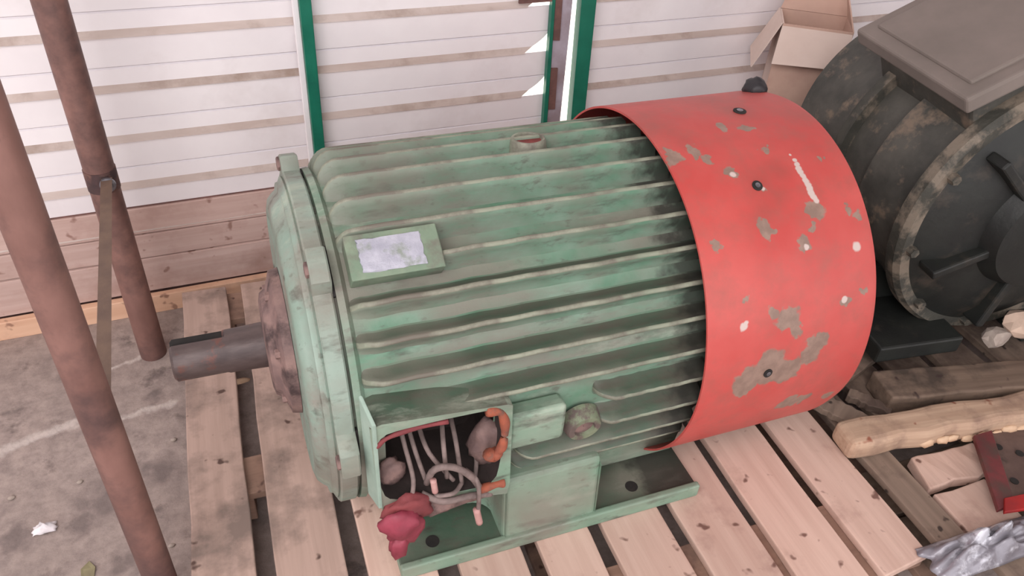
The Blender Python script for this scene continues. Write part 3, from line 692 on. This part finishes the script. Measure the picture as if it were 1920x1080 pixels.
for k in range(10):
    a = 2 * PI * k / 10 + .2; bm = bmesh.new(); lathe(bm, [(-.03, .012), (-.012, .014)], 'y', 6, .322 * math.cos(a), ZC + .322 * math.sin(a), closed=False, caps=True); link('bolt_head', bm, M['machine_rim'], mc)
for k in range(6):   # ribs on the end shield
    a = 2 * PI * k / 6 + .35; bm = bmesh.new(); box(bm, .13, .30, -.075, -.02, -.012, .012)
    o = link('rib', bm, M['machine_dark'], mc, bevel=.005); o.matrix_local = Matrix.Translation((0, 0, ZC)) @ Matrix.Rotation(-a, 4, 'Y')
for sg in (-1, 1):
    bm = bmesh.new(); x0, x1 = sorted((sg * .35, sg * .10)); box(bm, x0, x1, -.09, .5, 0, .05); box(bm, x0 * .9, x1 * 1.1, .1, .14, .04, .16); box(bm, x0 * .9, x1 * 1.1, .4, .44, .04, .16); link('foot', bm, M['machine_dark'], mc, bevel=.006)
ROLL = -.47
bx = empty('terminal_box', (0, 0, ZC)); bx.parent = mc; bx.rotation_euler = (0, ROLL, 0)
bm = bmesh.new(); box(bm, -.12, .20, .03, .38, .28, .395); link('box_body', bm, M['machine'], bx, bevel=.01)
bm = bmesh.new(); box(bm, -.155, .25, .0, .41, .393, .435); lid = link('box_lid', bm, M['box_top'], bx, bevel=.008, seg=3)
bm = bmesh.new(); box(bm, -.12, .215, .035, .375, .42, .444); link('lid_plate', bm, M['box_top'], lid, bevel=.006, seg=2)

# ------------------------------------------------------------------ cardboard box
kb = empty('cardboard_box', (1.869, 1.923, 0), (0, 0, -.6), 'tan cardboard carton with open bent flaps, behind the red cowl by the wall', 'box')
CW, CD, CHt = .105, .075, .79
bm = bmesh.new()
def panel(name, pts, mat, th=.004):
    bm = bmesh.new(); a, b, c_ = Vector(pts[0]), Vector(pts[1]), Vector(pts[2]); nrm_ = (b - a).cross(c_ - a).normalized() * th
    prism(bm, pts, nrm_); return link(name, bm, mat, kb)
panel('side_panel', [(-CW, -CD, 0), (CW, -CD, 0), (CW, -CD, CHt), (-CW, -CD, CHt)], M['card'])
panel('side_panel', [(-CW, CD, 0), (CW, CD, 0), (CW, CD, CHt), (-CW, CD, CHt)], M['card'])
panel('side_panel', [(-CW, -CD, 0), (-CW, CD, 0), (-CW, CD, CHt), (-CW, -CD, CHt)], M['card_pale'])
panel('side_panel', [(CW, -CD, 0), (CW, CD, 0), (CW, CD, CHt), (CW, -CD, CHt)], M['card'])
panel('flap', [(-CW, -CD, CHt), (CW, -CD, CHt), (CW + .01, -CD - .06, CHt - .10), (-CW - .01, -CD - .06, CHt - .11)], M['card_pale'])
panel('flap', [(-CW, CD, CHt), (CW, CD, CHt), (CW - .02, CD + .03, CHt + .10), (-CW + .03, CD + .03, CHt + .12)], M['card'])
panel('flap', [(-CW, -CD, CHt), (-CW, CD, CHt), (-CW - .06, CD + .005, CHt - .14), (-CW - .06, -CD - .005, CHt - .15)], M['card_pale'])
panel('flap', [(CW, -CD, CHt), (CW, CD, CHt), (CW - .03, CD - .01, CHt + .09), (CW - .03, -CD + .02, CHt + .07)], M['card'])

# unidentified small black knob behind the cowl top, attached to the motor
blob('black_knob', .030, (.8, 1.0, .8), M['rubber'], 2, .15, 2, pt(1.196, 70, .402), parent=mot, sub=3)

# ------------------------------------------------------------------ timbers, rubble, scraps on the right
def timber(name, A_, B_, w_, h_, mat, label, cat='timber', bev=.006, seed=1, wob=.004, group=None, roll=0):
    A_, B_ = Vector(A_), Vector(B_); L = (B_ - A_).length; d_ = B_ - A_
    o = link(name, plank_bm(0, L, -w_ / 2, w_ / 2, 0, h_, 0, seed, wob, 12), mat, None, bevel=bev, seg=3)
    o.location = A_; o.rotation_euler = (roll, -math.atan2(d_.z, math.hypot(d_.x, d_.y)), math.atan2(d_.y, d_.x)); return tag(o, label, cat, group)
a = onz(1575, 823, .175); b = onz(1920, 768, .175); dd = (b - a).normalized()
beam = timber('wooden_beam', (a.x, a.y, .141), tuple(Vector((a.x, a.y, .141)) + Vector((dd.x, dd.y, 0)) * .85), .085, .065, M['beam'], 'long yellowish wooden beam with splintered lower edge, across the right pallets', bev=.018, seed=4, wob=.006)
rnd = random.Random(5)
for k in range(13):
    x = .22 + k * .042 + rnd.uniform(-.01, .01)
    blob('splinter', .011 + rnd.random() * .007, (1.3, .5, .8), M['beam_chip'], 30 + k, .3, 2, (x, -.043, .012 + rnd.random() * .012), parent=beam, sub=2)
a = onz(1655, 722, .20); b = onz(1920, 700, .20); dd = (b - a).normalized()
timber('wooden_timber', (a.x, a.y, .141), tuple(Vector((a.x, a.y, .141)) + Vector((dd.x, dd.y, 0)) * .8), .10, .062, M['timber'], 'thick dark squared timber under the front of the dark machine', seed=6)
timber('wooden_timber', (1.60, 1.45, .141), (2.5, 1.30, .141), .10, .06, M['timber'], 'dark timber under the rear of the dark machine', seed=7)
timber('loose_plank', (1.42, 1.04, .141), (1.80, 1.17, .141), .07, .02, M['grey_wood'], 'short grey plank poking out beside the red cowl under the dark machine', 'plank', bev=.002, seed=8)
timber('loose_plank', (1.44, .86, .141), (1.36, 1.0, .141), .06, .02, M['grey_wood'], 'small grey offcut between red cowl and yellowish beam', 'plank', bev=.002, seed=9)
timber('loose_plank', (1.52, .90, .141), (1.455, .99, .141), .035, .022, M['grey_wood'], 'narrow grey offcut leaning at the end of the dark squared timber', 'plank', bev=.002, seed=10)
lump = tag(blob('wood_chunk', .055, (1, .8, .65), M['insul'], 15, .28, 1.6, sub=2, smooth=False), 'pale broken wood chunk beside the dark machine on the right edge', 'wood chunk')
lump.location = onz(1915, 606, .27); 
lump2 = tag(blob('wood_chunk', .036, (1.2, .8, .8), M['stone'], 18, .28, 1.6, sub=2, smooth=False), 'greyish broken wood chunk wedged left of the pale chunk', 'wood chunk')
lump2.location = onz(1866, 632, .24)

# maroon steel bracket
mb = empty('steel_bracket', onz(1860, 890, .14), (0, 0, 0), 'maroon painted steel angle bracket lying on the broken pallet at the right edge', 'bracket')
def q(px, py, z): v = onz(px, py, z) - mb.location; return Vector((v.x, v.y, z - mb.location.z))
bm = bmesh.new(); prism(bm, [q(1822, 822, .165), q(1856, 812, .165), q(1900, 950, .165), q(1868, 962, .165)], (0, 0, .012)); link('flange_strip', bm, M['maroon'], mb, bevel=.002)
bm = bmesh.new(); prism(bm, [q(1850, 812, .150), q(1990, 790, .150), q(2010, 945, .150), q(1896, 955, .150)], (0, 0, .010)); link('plate', bm, M['bracket_dirty'], mb, bevel=.002)
bm = bmesh.new(); prism(bm, [q(1880, 938, .172), q(1990, 915, .172), q(1990, 948, .172), q(1880, 965, .172)], (0, 0, .010)); link('cross_strip', bm, M['bright_red'], mb, bevel=.002)
for px, py in ((1872, 838), (1902, 902), (1912, 850)):
    v = q(px, py, .161); bm = bmesh.new(); lathe(bm, [(v.z - .0005, .010), (v.z + .0012, .010)], 'z', 16, v.x, v.y, closed=False, caps=True); link('hole', bm, M['dark'], mb)

# crumpled silvery plastic
def crumple(name, c0, lx, ly, h, mat, label, cat, seed=1, n=26, rz=0):
    bm = bmesh.new(); g = {}; off = Vector((seed * 5.1, seed * 2.3, 0))
    for i in range(n + 1):
        for k in range(n + 1):
            u, v = i / n * 2 - 1, k / n * 2 - 1
            e = max(0, 1 - (u * u) ** 1.4) * max(0, 1 - (v * v) ** 1.2)
            z = h * (.25 + e) * (.55 + 1.0 * abs(noise.noise(Vector((u * 2.6, v * 2.2, 0)) + off)) * 1.9) * (e ** .5) + .003
            z += .12 * h * abs(noise.noise(Vector((u * 7, v * 6, 3)) + off)) * e
            x = u * lx * (1 + .22 * noise.noise(Vector((v * 2, 9, seed)))); y = v * ly * (1 + .3 * noise.noise(Vector((u * 2, 4, seed))))
            g[i, k] = bm.verts.new((x, y, z))
    for i in range(n):
        for k in range(n): bm.faces.new((g[i, k], g[i + 1, k], g[i + 1, k + 1], g[i, k + 1]))
    o = link(name, bm, mat, None, True, loc=c0, rot=(0, 0, rz)); s = o.modifiers.new('thick', 'SOLIDIFY'); s.thickness = .0015; return tag(o, label, cat)
c0 = onz(1852, 1028, .14); c0.z = .141
crumple('plastic_bag', c0, .165, .045, .040, M['foil'], 'crumpled silvery plastic bag in the lower right corner', 'bag', 3, rz=-.05)
# scraps on the floor
s_ = crumple('paper_scrap', (onz(85, 993, 0).x, onz(85, 993, 0).y, .0015), .024, .014, .012, M['paper'], 'crumpled white paper scrap on the concrete at lower left', 'paper', 2, 10)
bm = bmesh.new(); a = onz(165, 1070, 0)
prism(bm, [(-.012, -.03, 0), (.012, -.03, 0), (.016, 0, .004), (.003, .022, .001), (-.013, .004, .004)], (0, 0, .0015)); tag(link('dry_leaf', bm, M['leaf'], loc=(a.x, a.y, .001)), 'dry greenish leaf on the floor at the bottom left', 'leaf')
for px, py, r, lab in ((326, 826, .007, 'small pale pebble on the floor left of the pallet, below the shaft'), (322, 1024, .006, 'tiny pale chip on the floor beside the pallet, low down'),
                       (150, 905, .006, 'small stone on the floor between scrap and rusty post'), (22, 935, .007, 'small stone on the floor near the left edge')):
    p_ = onz(px, py, 0); o = blob('pebble', r, (1.2, .9, .6), M['stone'], int(px), .2, 2, (p_.x, p_.y, r * .45), sub=2); tag(o, lab, 'stone')
# chips on the pallet
p_ = onz(452, 718, .02)
o = blob('wood_chip', .022, (1.2, .45, .3), M['beam_chip'], 4, .2, 2, (p_.x, p_.y, .027), sub=2); tag(o, 'pale wood chip in the gap between the two leftmost pallet boards', 'wood chip')
